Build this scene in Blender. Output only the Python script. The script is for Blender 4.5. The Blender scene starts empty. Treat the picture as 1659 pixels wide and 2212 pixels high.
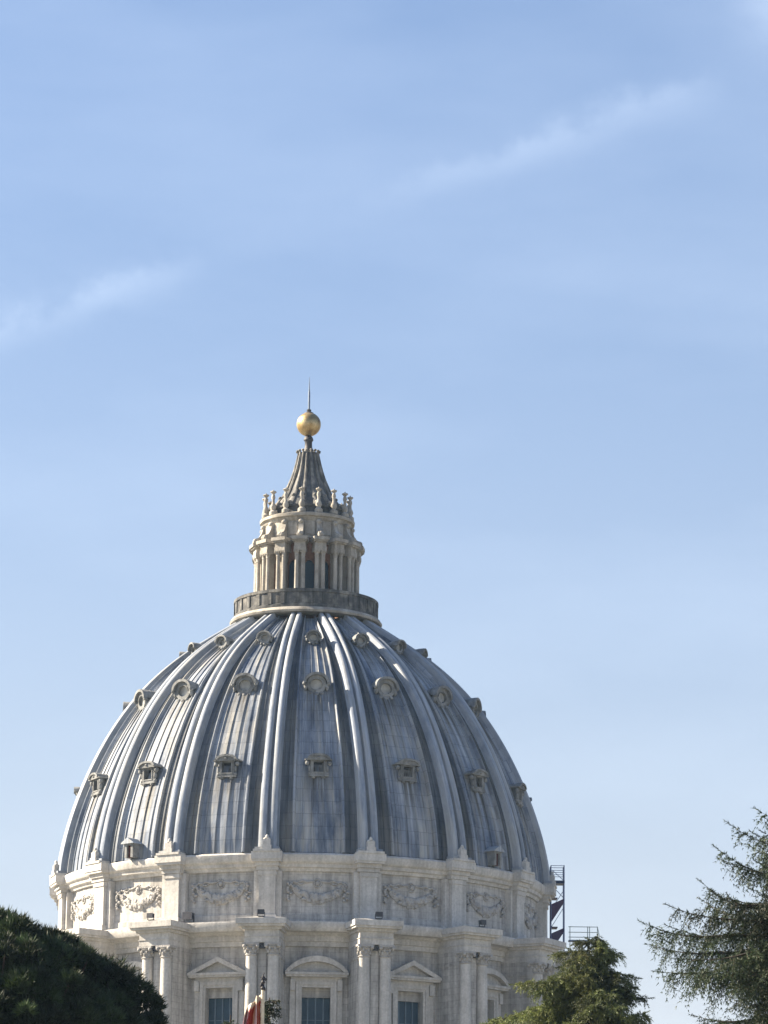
import bpy, math, random
import numpy as np
from mathutils import Vector, Matrix

# ------------------------------------------------------------------ camera, sky, sun, exposure
SC = bpy.context.scene
COL = SC.collection
PI = math.pi
R = math.radians
DIST = 400.0                       # metres from the camera to the dome's axis
CAM = Vector((0.0, -DIST, 1.6))
YAW, PITCH, ROLL = R(1.14954), R(13.5), R(0.55595)
FU = 8467.0                        # focal length in units of a 1659-wide picture
_f = Vector((math.sin(YAW) * math.cos(PITCH), math.cos(YAW) * math.cos(PITCH), math.sin(PITCH)))
_r0 = Vector((math.cos(YAW), -math.sin(YAW), 0))
_u0 = _r0.cross(_f)
_r = _r0 * math.cos(ROLL) + _u0 * math.sin(ROLL)
_u = _u0 * math.cos(ROLL) - _r0 * math.sin(ROLL)
cam_data = bpy.data.cameras.new('camera')
cam = bpy.data.objects.new('camera', cam_data)
COL.objects.link(cam)
cam.matrix_world = Matrix(((_r.x, _u.x, -_f.x, CAM.x), (_r.y, _u.y, -_f.y, CAM.y), (_r.z, _u.z, -_f.z, CAM.z), (0, 0, 0, 1)))
cam_data.sensor_fit = 'HORIZONTAL'
cam_data.sensor_width = 36.0
cam_data.lens = 36.0 * FU / 1659.0
cam_data.clip_start = 1.0
cam_data.clip_end = 20000.0
SC.camera = cam

def pix_dir(u, v):
    """direction of a picture point (1659 x 2212 units)"""
    return (_f + _r * ((u - 829.5) / FU) + _u * ((1106.0 - v) / FU)).normalized()

def at(u, v, dist):
    """point of the place seen at (u, v), dist metres in front of the camera along Y"""
    d = pix_dir(u, v)
    return CAM + d * (dist / d.y)

SUN_AZ, SUN_EL = R(-102.5), R(32.5)  # azimuth from the camera-facing side of the dome, negative = left
SUN_DIR = Vector((math.sin(SUN_AZ) * math.cos(SUN_EL), -math.cos(SUN_AZ) * math.cos(SUN_EL), math.sin(SUN_EL)))
sun_data = bpy.data.lights.new('sun', 'SUN')
sun_data.energy = 5.0
sun_data.angle = R(0.5)
sun_data.color = (1.0, 0.86, 0.66)
sun = bpy.data.objects.new('sun', sun_data)
COL.objects.link(sun)
sun.rotation_euler = SUN_DIR.to_track_quat('Z', 'Y').to_euler()

SC.view_settings.view_transform = 'Standard'
SC.view_settings.look = 'None'
SC.view_settings.exposure = 1.88
SC.view_settings.gamma = 1.0

world = bpy.data.worlds.new('World')
SC.world = world
world.use_nodes = True
def build_world():
    nt = world.node_tree
    N, L = nt.nodes, nt.links
    N.clear()
    out = N.new('ShaderNodeOutputWorld')
    bg = N.new('ShaderNodeBackground')
    bg.inputs['Strength'].default_value = 0.053
    sky = N.new('ShaderNodeTexSky')
    sky.sky_type = 'NISHITA'
    sky.sun_disc = False
    sky.sun_elevation = SUN_EL
    sky.sun_rotation = math.atan2(SUN_DIR.x, SUN_DIR.y)
    sky.air_density = 1.0
    sky.dust_density = 1.9
    sky.ozone_density = 2.0
    tc = N.new('ShaderNodeTexCoord')
    # an old contrail: a soft broken band along a great circle
    d0, d1 = pix_dir(0, 715), pix_dir(1530, 195)
    n = d0.cross(d1).normalized()
    along = (d1 - d0).normalized()
    dot = N.new('ShaderNodeVectorMath'); dot.operation = 'DOT_PRODUCT'
    dot.inputs[1].default_value = n
    L.new(tc.outputs['Generated'], dot.inputs[0])
    dal = N.new('ShaderNodeVectorMath'); dal.operation = 'DOT_PRODUCT'
    dal.inputs[1].default_value = along
    L.new(tc.outputs['Generated'], dal.inputs[0])
    # ragged edge
    nz = N.new('ShaderNodeTexNoise'); nz.inputs['Scale'].default_value = 70; nz.inputs['Detail'].default_value = 8; nz.inputs['Roughness'].default_value = .62
    L.new(tc.outputs['Generated'], nz.inputs['Vector'])
    def m(op, a, b, c=None):
        x = N.new('ShaderNodeMath'); x.operation = op
        for i, q in enumerate((a, b, c)):
            if q is None: continue
            if isinstance(q, (int, float)): x.inputs[i].default_value = q
            else: L.new(q, x.inputs[i])
        return x.outputs[0]
    off = m('MULTIPLY', m('SUBTRACT', nz.outputs['Fac'], 0.5), 0.014)
    d = m('DIVIDE', m('ADD', dot.outputs['Value'], off), 0.0044)
    band = m('POWER', 2.718, m('MULTIPLY', m('MULTIPLY', d, d), -1.0))
    nb = N.new('ShaderNodeTexNoise'); nb.noise_dimensions = '1D'; nb.inputs['Scale'].default_value = 14; nb.inputs['Detail'].default_value = 2
    L.new(dal.outputs['Value'], nb.inputs['W'])
    a0, a1 = along.dot(d0), along.dot(d1)
    t = m('DIVIDE', m('SUBTRACT', dal.outputs['Value'], a0), a1 - a0)       # 0..1 along the visible stretch
    ramp = N.new('ShaderNodeValToRGB')
    e = ramp.color_ramp.elements
    e[0].position = 0.0; e[0].color = (1, 1, 1, 1)
    e[1].position = 1.0; e[1].color = (0, 0, 0, 1)
    for p, v in ((0.14, 1.0), (0.22, .8), (0.28, .08), (0.48, .12), (0.60, .5), (0.72, .85), (0.85, .7), (0.93, .75)):
        k = e.new(p); k.color = (v, v, v, 1)
    tt = m('ADD', m('MULTIPLY', t, 0.96), m('MULTIPLY', m('SUBTRACT', nb.outputs['Fac'], 0.5), 0.06))
    L.new(tt, ramp.inputs['Fac'])
    trail = m('MULTIPLY', m('MULTIPLY', band, ramp.outputs['Color']), m('MAXIMUM', m('MULTIPLY', m('SUBTRACT', nz.outputs['Fac'], 0.22), 2.6), 0.0))
    # very faint high cirrus
    mp = N.new('ShaderNodeMapping'); mp.inputs['Rotation'].default_value = (0, R(-20), 0); mp.inputs['Scale'].default_value = (5, 5, 16)
    L.new(tc.outputs['Generated'], mp.inputs['Vector'])
    nc = N.new('ShaderNodeTexNoise'); nc.inputs['Scale'].default_value = 1.6; nc.inputs['Detail'].default_value = 4; nc.inputs['Roughness'].default_value = .5
    L.new(mp.outputs[0], nc.inputs['Vector'])
    cir = m('MULTIPLY', m('MAXIMUM', m('SUBTRACT', nc.outputs['Fac'], 0.42), 0.0), 0.25)
    # puff at the upper right corner
    dp = N.new('ShaderNodeVectorMath'); dp.operation = 'DISTANCE'; dp.inputs[1].default_value = pix_dir(1690, 10)
    L.new(tc.outputs['Generated'], dp.inputs[0])
    puff = m('MULTIPLY', m('POWER', 2.718, m('MULTIPLY', m('POWER', m('DIVIDE', m('ADD', dp.outputs['Value'], off), 0.011), 2.0), -1.0)), 0.16)
    fac = m('MINIMUM', m('ADD', m('ADD', m('MULTIPLY', trail, 0.12), cir), puff), 0.8)
    tint = N.new('ShaderNodeMixRGB'); tint.blend_type = 'MULTIPLY'; tint.inputs[0].default_value = 1.0
    tint.inputs[2].default_value = (.70, .82, .965, 1)
    L.new(sky.outputs[0], tint.inputs[1])
    mix = N.new('ShaderNodeMixRGB')
    mix.inputs[2].default_value = (7.2, 8.0, 9.0, 1)
    # the sky pales towards the horizon
    sz = N.new('ShaderNodeSeparateXYZ'); L.new(tc.outputs['Generated'], sz.inputs[0])
    low = m('MINIMUM', m('MULTIPLY', 1.95, m('POWER', 2.718, m('DIVIDE', m('MAXIMUM', sz.outputs[2], 0.0), -0.13))), 0.88)
    pale = N.new('ShaderNodeMixRGB'); pale.inputs[2].default_value = (4.0, 4.2, 4.5, 1)
    L.new(low, pale.inputs[0]); L.new(tint.outputs[0], pale.inputs[1])
    L.new(fac, mix.inputs[0]); L.new(pale.outputs[0], mix.inputs[1])
    L.new(mix.outputs[0], bg.inputs['Color'])
    L.new(bg.outputs[0], out.inputs['Surface'])
build_world()

# ------------------------------------------------------------------ materials
def mat(name, cols, rough=0.8, scale=0.6, streak=0.0, fine=0.12, bump=0.0, metallic=0.0, spec=0.3, coursing=None, uvstreak=False, stain=None, cattr=False, translucent=0.0):
    m = bpy.data.materials.new(name)
    m.use_nodes = True
    nt = m.node_tree; N, L = nt.nodes, nt.links
    b = N['Principled BSDF']
    b.inputs['Roughness'].default_value = rough
    b.inputs['Metallic'].default_value = metallic
    b.inputs['Specular IOR Level'].default_value = spec
    geo = N.new('ShaderNodeNewGeometry')
    def noise(vec, sc, det=4, ro=0.55):
        n = N.new('ShaderNodeTexNoise'); n.inputs['Scale'].default_value = sc; n.inputs['Detail'].default_value = det; n.inputs['Roughness'].default_value = ro
        L.new(vec, n.inputs['Vector']); return n.outputs['Fac']
    def mapping(vec, s):
        mp = N.new('ShaderNodeMapping'); mp.inputs['Scale'].default_value = s; L.new(vec, mp.inputs['Vector']); return mp.outputs[0]
    def mixc(fac, a, bcol, mode='MIX'):
        x = N.new('ShaderNodeMixRGB'); x.blend_type = mode
        if isinstance(fac, float): x.inputs[0].default_value = fac
        else: L.new(fac, x.inputs[0])
        for i, q in ((1, a), (2, bcol)):
            if isinstance(q, tuple): x.inputs[i].default_value = (*q, 1)
            else: L.new(q, x.inputs[i])
        return x.outputs[0]
    def rng(v, a, b_, c=0.0, d=1.0):
        x = N.new('ShaderNodeMapRange'); L.new(v, x.inputs[0])
        x.inputs[1].default_value = a; x.inputs[2].default_value = b_; x.inputs[3].default_value = c; x.inputs[4].default_value = d
        return x.outputs[0]
    pos = geo.outputs['Position']
    n1 = noise(pos, scale)
    ramp = N.new('ShaderNodeValToRGB')
    e = ramp.color_ramp.elements
    e[0].position = 0.3; e[0].color = (*cols[0], 1)
    e[1].position = 0.7; e[1].color = (*cols[-1], 1)
    for i, c in enumerate(cols[1:-1]):
        k = e.new(0.3 + 0.4 * (i + 1) / (len(cols) - 1)); k.color = (*c, 1)
    L.new(n1, ramp.inputs[0])
    col = ramp.outputs[0]
    n2 = noise(pos, scale * 9, 3)
    f2 = rng(n2, 0.25, 0.75, 1 - fine * 1.6, 1 + fine)
    col = mixc(1.0, col, f2, 'MULTIPLY')
    uv = None
    if uvstreak or stain is not None:
        u = N.new('ShaderNodeUVMap'); uv = u.outputs[0]
    if streak:
        v = mapping(uv, (1.5, 0.07, 1)) if uvstreak else mapping(pos, (1.6, 1.6, 0.13))
        s = noise(v, 1.0, 5, 0.65)
        col = mixc(1.0, col, rng(s, 0.36, 0.62, 1 - streak, 1.0 + streak * .25), 'MULTIPLY')
    if stain is not None:
        at_ = N.new('ShaderNodeAttribute'); at_.attribute_name = 'stain'
        v = mapping(uv, (2.3, 0.05, 1))
        s = noise(v, 1.0, 4, 0.7)
        sm = rng(s, 0.36, 0.58)
        mm = N.new('ShaderNodeMath'); mm.operation = 'MULTIPLY'; L.new(sm, mm.inputs[0]); L.new(at_.outputs['Fac'], mm.inputs[1])
        col = mixc(mm.outputs[0], col, stain)
        a3 = N.new('ShaderNodeAttribute'); a3.attribute_name = 'strip'
        col = mixc(1.0, col, rng(a3.outputs['Fac'], 0, 1, 1.0, .60), 'MULTIPLY')
    if coursing:
        br = N.new('ShaderNodeTexBrick')
        br.inputs['Scale'].default_value = 1.0
        br.inputs['Color1'].default_value = (1, 1, 1, 1); br.inputs['Color2'].default_value = (*([coursing[3]] * 3), 1); br.inputs['Mortar'].default_value = (*([coursing[2]] * 3), 1)
        br.inputs['Brick Width'].default_value = coursing[0]; br.inputs['Row Height'].default_value = coursing[1]
        br.inputs['Mortar Size'].default_value = 0.03; br.inputs['Mortar Smooth'].default_value = 0.4
        if uvstreak: L.new(uv, br.inputs['Vector'])
        else:
            sp = N.new('ShaderNodeSeparateXYZ'); L.new(pos, sp.inputs[0])
            a = N.new('ShaderNodeMath'); a.operation = 'ARCTAN2'; L.new(sp.outputs[0], a.inputs[0]); L.new(sp.outputs[1], a.inputs[1])
            a2 = N.new('ShaderNodeMath'); a2.operation = 'MULTIPLY'; a2.inputs[1].default_value = 25.0; L.new(a.outputs[0], a2.inputs[0])
            cb = N.new('ShaderNodeCombineXYZ'); L.new(a2.outputs[0], cb.inputs[0]); L.new(sp.outputs[2], cb.inputs[1])
            L.new(cb.outputs[0], br.inputs['Vector'])
        col = mixc(1.0, col, br.outputs['Color'], 'MULTIPLY')
    if cattr:
        at_ = N.new('ShaderNodeAttribute'); at_.attribute_name = 'tone'
        col = mixc(1.0, col, at_.outputs['Color'], 'MULTIPLY')
    L.new(col, b.inputs['Base Color'])
    if bump:
        bp = N.new('ShaderNodeBump'); bp.inputs['Strength'].default_value = 0.6; bp.inputs['Distance'].default_value = bump
        L.new(noise(pos, scale * 5, 5), bp.inputs['Height']); L.new(bp.outputs[0], b.inputs['Normal'])
    if translucent:
        tr = N.new('ShaderNodeBsdfTranslucent'); L.new(col, tr.inputs['Color'])
        ms = N.new('ShaderNodeMixShader'); ms.inputs[0].default_value = translucent
        L.new(b.outputs[0], ms.inputs[1]); L.new(tr.outputs[0], ms.inputs[2])
        L.new(ms.outputs[0], N['Material Output'].inputs['Surface'])
    return m

M = {}
M['stone'] = mat('travertine', [(.38, .365, .345), (.475, .457, .435), (.515, .498, .476)], .85, .35, streak=.36, bump=.06, coursing=(1.8, .62, .76, .91))
M['trim'] = mat('trim_travertine', [(.41, .393, .37), (.50, .482, .456), (.55, .532, .505)], .85, .5, streak=.2, bump=.05)
M['relief'] = mat('relief_stone', [(.29, .275, .26), (.40, .386, .372), (.45, .436, .42)], .9, 1.6, streak=.15, bump=.12)
M['dormer'] = mat('dormer_stone', [(.13, .132, .132), (.215, .22, .222), (.285, .288, .285)], .9, 1.1, streak=.35, bump=.06)
def lead_mat(name, dark, pale, ochre, rib=False):
    m = bpy.data.materials.new(name); m.use_nodes = True
    N, L = m.node_tree.nodes, m.node_tree.links
    b = N['Principled BSDF']; b.inputs['Roughness'].default_value = .76 if rib else .68; b.inputs['Specular IOR Level'].default_value = .28
    uv = N.new('ShaderNodeUVMap').outputs[0]; pos = N.new('ShaderNodeNewGeometry').outputs['Position']
    def noise(vec, s, sc=1.0, det=4, ro=.6):
        mp = N.new('ShaderNodeMapping'); mp.inputs['Scale'].default_value = s; L.new(vec, mp.inputs['Vector'])
        n = N.new('ShaderNodeTexNoise'); n.inputs['Scale'].default_value = sc; n.inputs['Detail'].default_value = det; n.inputs['Roughness'].default_value = ro
        L.new(mp.outputs[0], n.inputs['Vector']); return n.outputs['Fac']
    def rng(v, a, b_, c=0.0, d=1.0):
        x = N.new('ShaderNodeMapRange'); L.new(v, x.inputs[0])
        for i, q in enumerate((a, b_, c, d)): x.inputs[i + 1].default_value = q
        return x.outputs[0]
    def mul(a, b_):
        x = N.new('ShaderNodeMath'); x.operation = 'MULTIPLY'
        for i, q in enumerate((a, b_)):
            if isinstance(q, float): x.inputs[i].default_value = q
            else: L.new(q, x.inputs[i])
        return x.outputs[0]
    def mix(f, a, c, mode='MIX'):
        x = N.new('ShaderNodeMixRGB'); x.blend_type = mode
        if isinstance(f, float): x.inputs[0].default_value = f
        else: L.new(f, x.inputs[0])
        for i, q in ((1, a), (2, c)):
            if isinstance(q, tuple): x.inputs[i].default_value = (*q, 1)
            else: L.new(q, x.inputs[i])
        return x.outputs[0]
    broad = noise(uv, (.38, .075, 1), 1, 5, .62)
    fine = noise(uv, (2.1, .065, 1), 1, 7, .72)
    blot = noise(pos, (1, 1, .6), .75, 6, .66)
    col = mix(rng(broad, .38, .60), dark, pale)
    col = mix(mul(rng(blot, .48, .66), .55), col, pale)
    col = mix(1.0, col, rng(fine, .36, .62, .56, 1.18), 'MULTIPLY')
    warm = noise(uv, (.6, .09, 1), 1.3, 5, .65)
    col = mix(mul(rng(warm, .46, .64), .50), col, ochre)
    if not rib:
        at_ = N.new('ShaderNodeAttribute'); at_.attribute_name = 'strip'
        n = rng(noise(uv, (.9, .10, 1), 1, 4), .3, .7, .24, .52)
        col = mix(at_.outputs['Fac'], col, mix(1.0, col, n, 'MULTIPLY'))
        br = N.new('ShaderNodeTexBrick')
        br.inputs['Scale'].default_value = 1.0; br.inputs['Color1'].default_value = (1, 1, 1, 1); br.inputs['Color2'].default_value = (.82, .835, .86, 1); br.inputs['Mortar'].default_value = (.64, .64, .67, 1)
        br.inputs['Brick Width'].default_value = 1.45; br.inputs['Row Height'].default_value = 1.35; br.inputs['Mortar Size'].default_value = .045; br.inputs['Mortar Smooth'].default_value = .5
        L.new(uv, br.inputs['Vector'])
        col = mix(1.0, col, br.outputs['Color'], 'MULTIPLY')
        st = N.new('ShaderNodeAttribute'); st.attribute_name = 'stain'
        sn = noise(uv, (1.7, .06, 1), 1, 5, .7)
        col = mix(mul(mul(rng(sn, .42, .54), st.outputs['Fac']), .95), col, (.060, .052, .040))
        sp = noise(uv, (3.1, .04, 3), 1, 4, .7)
        col = mix(mul(mul(rng(sp, .58, .70), st.outputs['Fac']), .4), col, (.42, .40, .35))
    L.new(col, b.inputs['Base Color'])
    bp = N.new('ShaderNodeBump'); bp.inputs['Strength'].default_value = .6; bp.inputs['Distance'].default_value = .06
    L.new(noise(pos, (1, 1, 1), 1.4, 5), bp.inputs['Height']); L.new(bp.outputs[0], b.inputs['Normal'])
    return m
M['lead'] = lead_mat('dome_lead', (.088, .118, .178), (.335, .365, .41), (.44, .40, .315))
M['rib'] = lead_mat('rib_lead', (.19, .225, .285), (.37, .40, .445), (.40, .385, .34), rib=True)
M['darkstone'] = mat('weathered_stone', [(.050, .052, .056), (.105, .105, .105), (.30, .285, .255)], .9, .75, streak=.5, bump=.06)
M['lantern'] = mat('lantern_stone', [(.27, .245, .21), (.38, .352, .308), (.44, .412, .365)], .85, .8, streak=.3, bump=.05)
M['plaster'] = mat('lantern_plaster', [(.15, .075, .05), (.22, .115, .075), (.27, .155, .10)], .9, .8, streak=.3)
M['spire'] = mat('spire_lead', [(.06, .064, .074), (.115, .117, .12), (.20, .192, .178)], .7, 1.0, streak=.45, bump=.05)
M['spirerib'] = mat('spire_rib_lead', [(.09, .088, .086), (.19, .184, .172), (.34, .32, .285)], .8, 1.3, streak=.5)
M['bronze'] = mat('dark_bronze', [(.03, .03, .035), (.06, .055, .06)], .6, 2.0)
M['gold'] = mat('gilded_bronze', [(.20, .12, .05), (.44, .31, .14), (.58, .45, .25)], .46, 1.3, metallic=.8, spec=.5, fine=.3, bump=.03)
M['glass'] = mat('window_glass', [(.018, .044, .072), (.030, .064, .10)], .40, .5, spec=.22)
M['glassgrey'] = mat('dusty_glass', [(.26, .26, .25), (.46, .45, .42)], .5, 1.5)
M['bluesteel'] = mat('blue_painted_iron', [(.09, .13, .17), (.13, .18, .23)], .5, 2.0)
M['palesteel'] = mat('pale_green_steel', [(.26, .32, .30), (.34, .40, .37)], .5, 3.0)
M['void'] = mat('dark_opening', [(.012, .012, .016), (.022, .022, .028)], .7, 1.0)
M['redvoid'] = mat('dark_red_door', [(.07, .012, .012), (.09, .02, .018)], .7, 1.0)
M['lamp'] = mat('lamp_metal', [(.025, .025, .035), (.05, .05, .06)], .5, 3.0)
M['steel'] = mat('painted_steel', [(.12, .16, .24), (.20, .24, .31)], .5, 3.0)
M['towersteel'] = mat('blue_tower_steel', [(.11, .14, .27), (.17, .20, .34)], .5, 3.0)
M['navysteel'] = mat('navy_steel', [(.012, .025, .075), (.02, .04, .10)], .5, 2.0)
M['darksteel'] = mat('dark_steel', [(.05, .022, .07), (.075, .035, .09)], .5, 2.0)
M['wood'] = mat('bark', [(.045, .034, .026), (.085, .068, .054)], .95, 3.0, bump=.05)
M['pine'] = mat('pine_needles', [(.014, .028, .016), (.025, .043, .020), (.042, .064, .028)], .55, .9, cattr=True, translucent=.25)
M['cedar'] = mat('cedar_needles', [(.020, .034, .021), (.034, .051, .028), (.05, .068, .037)], .55, .9, cattr=True, translucent=.25)
M['fir'] = mat('conifer_needles', [(.055, .070, .028), (.080, .098, .036), (.11, .12, .045)], .55, .8, cattr=True, translucent=.25)
M['pole'] = mat('painted_pole', [(.60, .52, .38), (.68, .60, .46)], .5, 2.0)
M['ground'] = mat('dry_grass', [(.16, .16, .13), (.21, .20, .165), (.27, .26, .225)], .95, .05, fine=.3)

def flag_mat():
    m = bpy.data.materials.new('flag_cloth'); m.use_nodes = True
    N, L = m.node_tree.nodes, m.node_tree.links
    b = N['Principled BSDF']; b.inputs['Roughness'].default_value = .75
    uv = N.new('ShaderNodeUVMap')
    mp = N.new('ShaderNodeMapping'); mp.inputs['Scale'].default_value = (1, 1, 1); L.new(uv.outputs[0], mp.inputs[0])
    nz = N.new('ShaderNodeTexNoise'); nz.inputs['Scale'].default_value = 7; L.new(uv.outputs[0], nz.inputs['Vector'])
    ad = N.new('ShaderNodeVectorMath'); ad.operation = 'MULTIPLY_ADD'
    ad.inputs[1].default_value = (.12, .12, .12); L.new(nz.outputs['Color'], ad.inputs[0]); L.new(mp.outputs[0], ad.inputs[2])
    sp = N.new('ShaderNodeSeparateXYZ'); L.new(ad.outputs[0], sp.inputs[0])
    r = N.new('ShaderNodeValToRGB'); r.color_ramp.interpolation = 'CONSTANT'
    e = r.color_ramp.elements
    red, tan, pink = (.30, .035, .022), (.46, .24, .15), (.48, .33, .31)
    e[0].position = 0; e[0].color = (*tan, 1)
    e[1].position = .07; e[1].color = (*red, 1)
    for p, c in ((.17, tan), (.22, red), (.30, pink), (.44, tan), (.50, red), (.66, (.24, .015, .02)), (.74, pink), (.80, (.40, .10, .12)), (.86, pink), (.98, (.45, .22, .25))):
        k = e.new(p); k.color = (*c, 1)
    L.new(sp.outputs[0], r.inputs[0])
    r2 = N.new('ShaderNodeValToRGB'); r2.color_ramp.interpolation = 'LINEAR'
    r2.color_ramp.elements[0].position = .95; r2.color_ramp.elements[0].color = (0, 0, 0, 1)
    r2.color_ramp.elements[1].position = .98; r2.color_ramp.elements[1].color = (1, 1, 1, 1)
    L.new(sp.outputs[1], r2.inputs[0])
    mx = N.new('ShaderNodeMixRGB'); L.new(r2.outputs[0], mx.inputs[0]); L.new(r.outputs[0], mx.inputs[1]); mx.inputs[2].default_value = (.48, .40, .32, 1)
    L.new(mx.outputs[0], b.inputs['Base Color'])
    return m
M['flag'] = flag_mat()

# ------------------------------------------------------------------ mesh helpers
def P(th, r, t, z):
    s, c = math.sin(th), math.cos(th)
    return (s * r + c * t, -c * r + s * t, z)

class MB:
    def __init__(self): self.v, self.f, self.uv = [], [], []
    def add(self, vs, fs, uvs=None):
        o = len(self.v)
        self.v += [tuple(p) for p in vs]
        self.uv += list(uvs) if uvs else [(p[0], p[2]) for p in vs]
        self.f += [tuple(i + o for i in f) for f in fs]
        return self
    def pbox(self, r0, r1, t0, t1, z0, z1, th=0.0):
        vs = [P(th, r, t, z) for r in (r0, r1) for t in (t0, t1) for z in (z0, z1)]
        fs = [(0, 1, 3, 2), (4, 6, 7, 5), (0, 4, 5, 1), (2, 3, 7, 6), (0, 2, 6, 4), (1, 5, 7, 3)]
        return self.add(vs, fs)
    def lathe(self, prof, n=96, a0=0.0, a1=2 * PI, c=(0, 0), th=0.0, closed=False):
        """profile (r, z) turned about the axis through polar point c"""
        full = abs(a1 - a0 - 2 * PI) < 1e-6
        m = n if full else n + 1
        vs, uvs = [], []
        for i in range(m):
            a = a0 + (a1 - a0) * i / n
            for (r, z) in prof:
                if c == (0, 0): p = (math.sin(a) * r, -math.cos(a) * r, z)
                else: p = P(th, c[0] + math.cos(a) * r, c[1] + math.sin(a) * r, z)
                vs.append(p); uvs.append((a * max(r, .5), z))
        k = len(prof); fs = []
        kk = k if closed else k - 1
        for i in range(n):
            j = (i + 1) % m
            for q in range(kk):
                q2 = (q + 1) % k
                fs.append((i * k + q, j * k + q, j * k + q2, i * k + q2))
        return self.add(vs, fs, uvs)
    def ext(self, poly, r0, r1, th=0.0):
        """polygon in (t, z), extruded radially from r0 to r1"""
        n = len(poly)
        vs = [P(th, r0, t, z) for t, z in poly] + [P(th, r1, t, z) for t, z in poly]
        fs = [tuple(range(n - 1, -1, -1)), tuple(range(n, 2 * n))] + [(i, (i + 1) % n, n + (i + 1) % n, n + i) for i in range(n)]
        return self.add(vs, fs)
    def extt(self, poly, t0, t1, th=0.0):
        """polygon in (r, z), extruded tangentially"""
        n = len(poly)
        vs = [P(th, r, t0, z) for r, z in poly] + [P(th, r, t1, z) for r, z in poly]
        fs = [tuple(range(n)), tuple(range(2 * n - 1, n - 1, -1))] + [(i, n + i, n + (i + 1) % n, (i + 1) % n) for i in range(n)]
        return self.add(vs, fs)
    def band(self, outer, inner, r0, r1, th=0.0, closed=False):
        """frame between two polylines in (t, z) with the same count, extruded radially"""
        n = len(outer)
        vs = []
        for r in (r0, r1):
            vs += [P(th, r, t, z) for t, z in outer] + [P(th, r, t, z) for t, z in inner]
        fs = []
        rng_ = range(n if closed else n - 1)
        for i in rng_:
            j = (i + 1) % n
            fs += [(2 * n + i, 2 * n + j, 3 * n + j, 3 * n + i), (i, n + i, n + j, j), (i, j, 2 * n + j, 2 * n + i), (n + i, 3 * n + i, 3 * n + j, n + j)]
        if not closed:
            fs += [(0, 2 * n, 3 * n, n), (n - 1, 2 * n - 1, 4 * n - 1, 3 * n - 1)]
        return self.add(vs, fs)
    def tube(self, pts, rad, n=8):
        pts = [Vector(p) for p in pts]
        if not isinstance(rad, (list, tuple)): rad = [rad] * len(pts)
        vs, fs = [], []
        for i, p in enumerate(pts):
            d = (pts[min(i + 1, len(pts) - 1)] - pts[max(i - 1, 0)]).normalized()
            a = d.cross(Vector((0, 0, 1)) if abs(d.z) < .9 else Vector((1, 0, 0))).normalized(); b = d.cross(a)
            for k in range(n):
                q = 2 * PI * k / n
                vs.append(p + (a * math.cos(q) + b * math.sin(q)) * rad[i])
        for i in range(len(pts) - 1):
            for k in range(n):
                k2 = (k + 1) % n
                fs.append((i * n + k, i * n + k2, (i + 1) * n + k2, (i + 1) * n + k))
        fs += [tuple(range(n - 1, -1, -1)), tuple(range((len(pts) - 1) * n, len(pts) * n))]
        return self.add(vs, fs)
    def ball(self, c, rx, ry=None, rz=None, n=12, m=8):
        ry = ry or rx; rz = rz or rx
        vs, fs = [], []
        for i in range(m + 1):
            a = PI * i / m
            for k in range(n):
                q = 2 * PI * k / n
                vs.append((c[0] + rx * math.sin(a) * math.cos(q), c[1] + ry * math.sin(a) * math.sin(q), c[2] + rz * math.cos(a)))
        for i in range(m):
            for k in range(n):
                k2 = (k + 1) % n
                fs.append((i * n + k, (i + 1) * n + k, (i + 1) * n + k2, i * n + k2))
        return self.add(vs, fs)
    def mesh(self, name, material, smooth=True, angle=38, stain=None, strip=None):
        me = bpy.data.meshes.new(name)
        me.from_pydata(self.v, [], self.f)
        uvl = me.uv_layers.new(name='UVMap')
        li = np.empty(len(me.loops), dtype=np.int32); me.loops.foreach_get('vertex_index', li)
        uvl.data.foreach_set('uv', np.array(self.uv, dtype=np.float32)[li].ravel())
        if stain is not None:
            a = me.attributes.new('stain', 'FLOAT', 'POINT'); a.data.foreach_set('value', np.array(stain, dtype=np.float32))
        if strip is not None:
            a = me.attributes.new('strip', 'FLOAT', 'POINT'); a.data.foreach_set('value', np.array(strip, dtype=np.float32))
        me.materials.append(material)
        import bmesh
        bm = bmesh.new(); bm.from_mesh(me)
        bmesh.ops.recalc_face_normals(bm, faces=bm.faces)
        bm.to_mesh(me); bm.free()
        if smooth:
            me.polygons.foreach_set('use_smooth', [True] * len(me.polygons))
            me.set_sharp_from_angle(angle=R(angle))
        me.update()
        return me

def obj(name, mb, material, parent=None, **kw):
    o = bpy.data.objects.new(name, mb.mesh(name, material, **kw))
    COL.objects.link(o)
    if parent: o.parent = parent
    return o
def tag(o, label, cat, group=None):
    o['label'] = label; o['category'] = cat
    if group: o['group'] = group
    return o
def empty(name, loc, label, cat, group=None):
    o = bpy.data.objects.new(name, None); COL.objects.link(o); o.location = loc
    o.empty_display_size = .5
    return tag(o, label, cat, group)
def copy_part(o, rz, parent=None):
    c = o.copy(); COL.objects.link(c); c.parent = parent or o.parent; c.rotation_euler.z = rz
    for ch in o.children:
        d = ch.copy(); COL.objects.link(d); d.parent = c
    return c

# ------------------------------------------------------------------ the ground
g = MB()
rings = [0, 40, 120, 300, 700, 1500, 3000]
vs = [(0, 0, 0)]; fs = []
for i, rr in enumerate(rings[1:]):
    for k in range(64):
        a = 2 * PI * k / 64
        vs.append((rr * math.cos(a), rr * math.sin(a), 0))
for k in range(64): fs.append((0, 1 + k, 1 + (k + 1) % 64))
for i in range(len(rings) - 2):
    for k in range(64):
        a, b = 1 + i * 64 + k, 1 + i * 64 + (k + 1) % 64
        fs.append((a, a + 64, b + 64, b))
g.add(vs, fs)
go = obj('ground', g, M['ground']); go['kind'] = 'structure'
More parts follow.
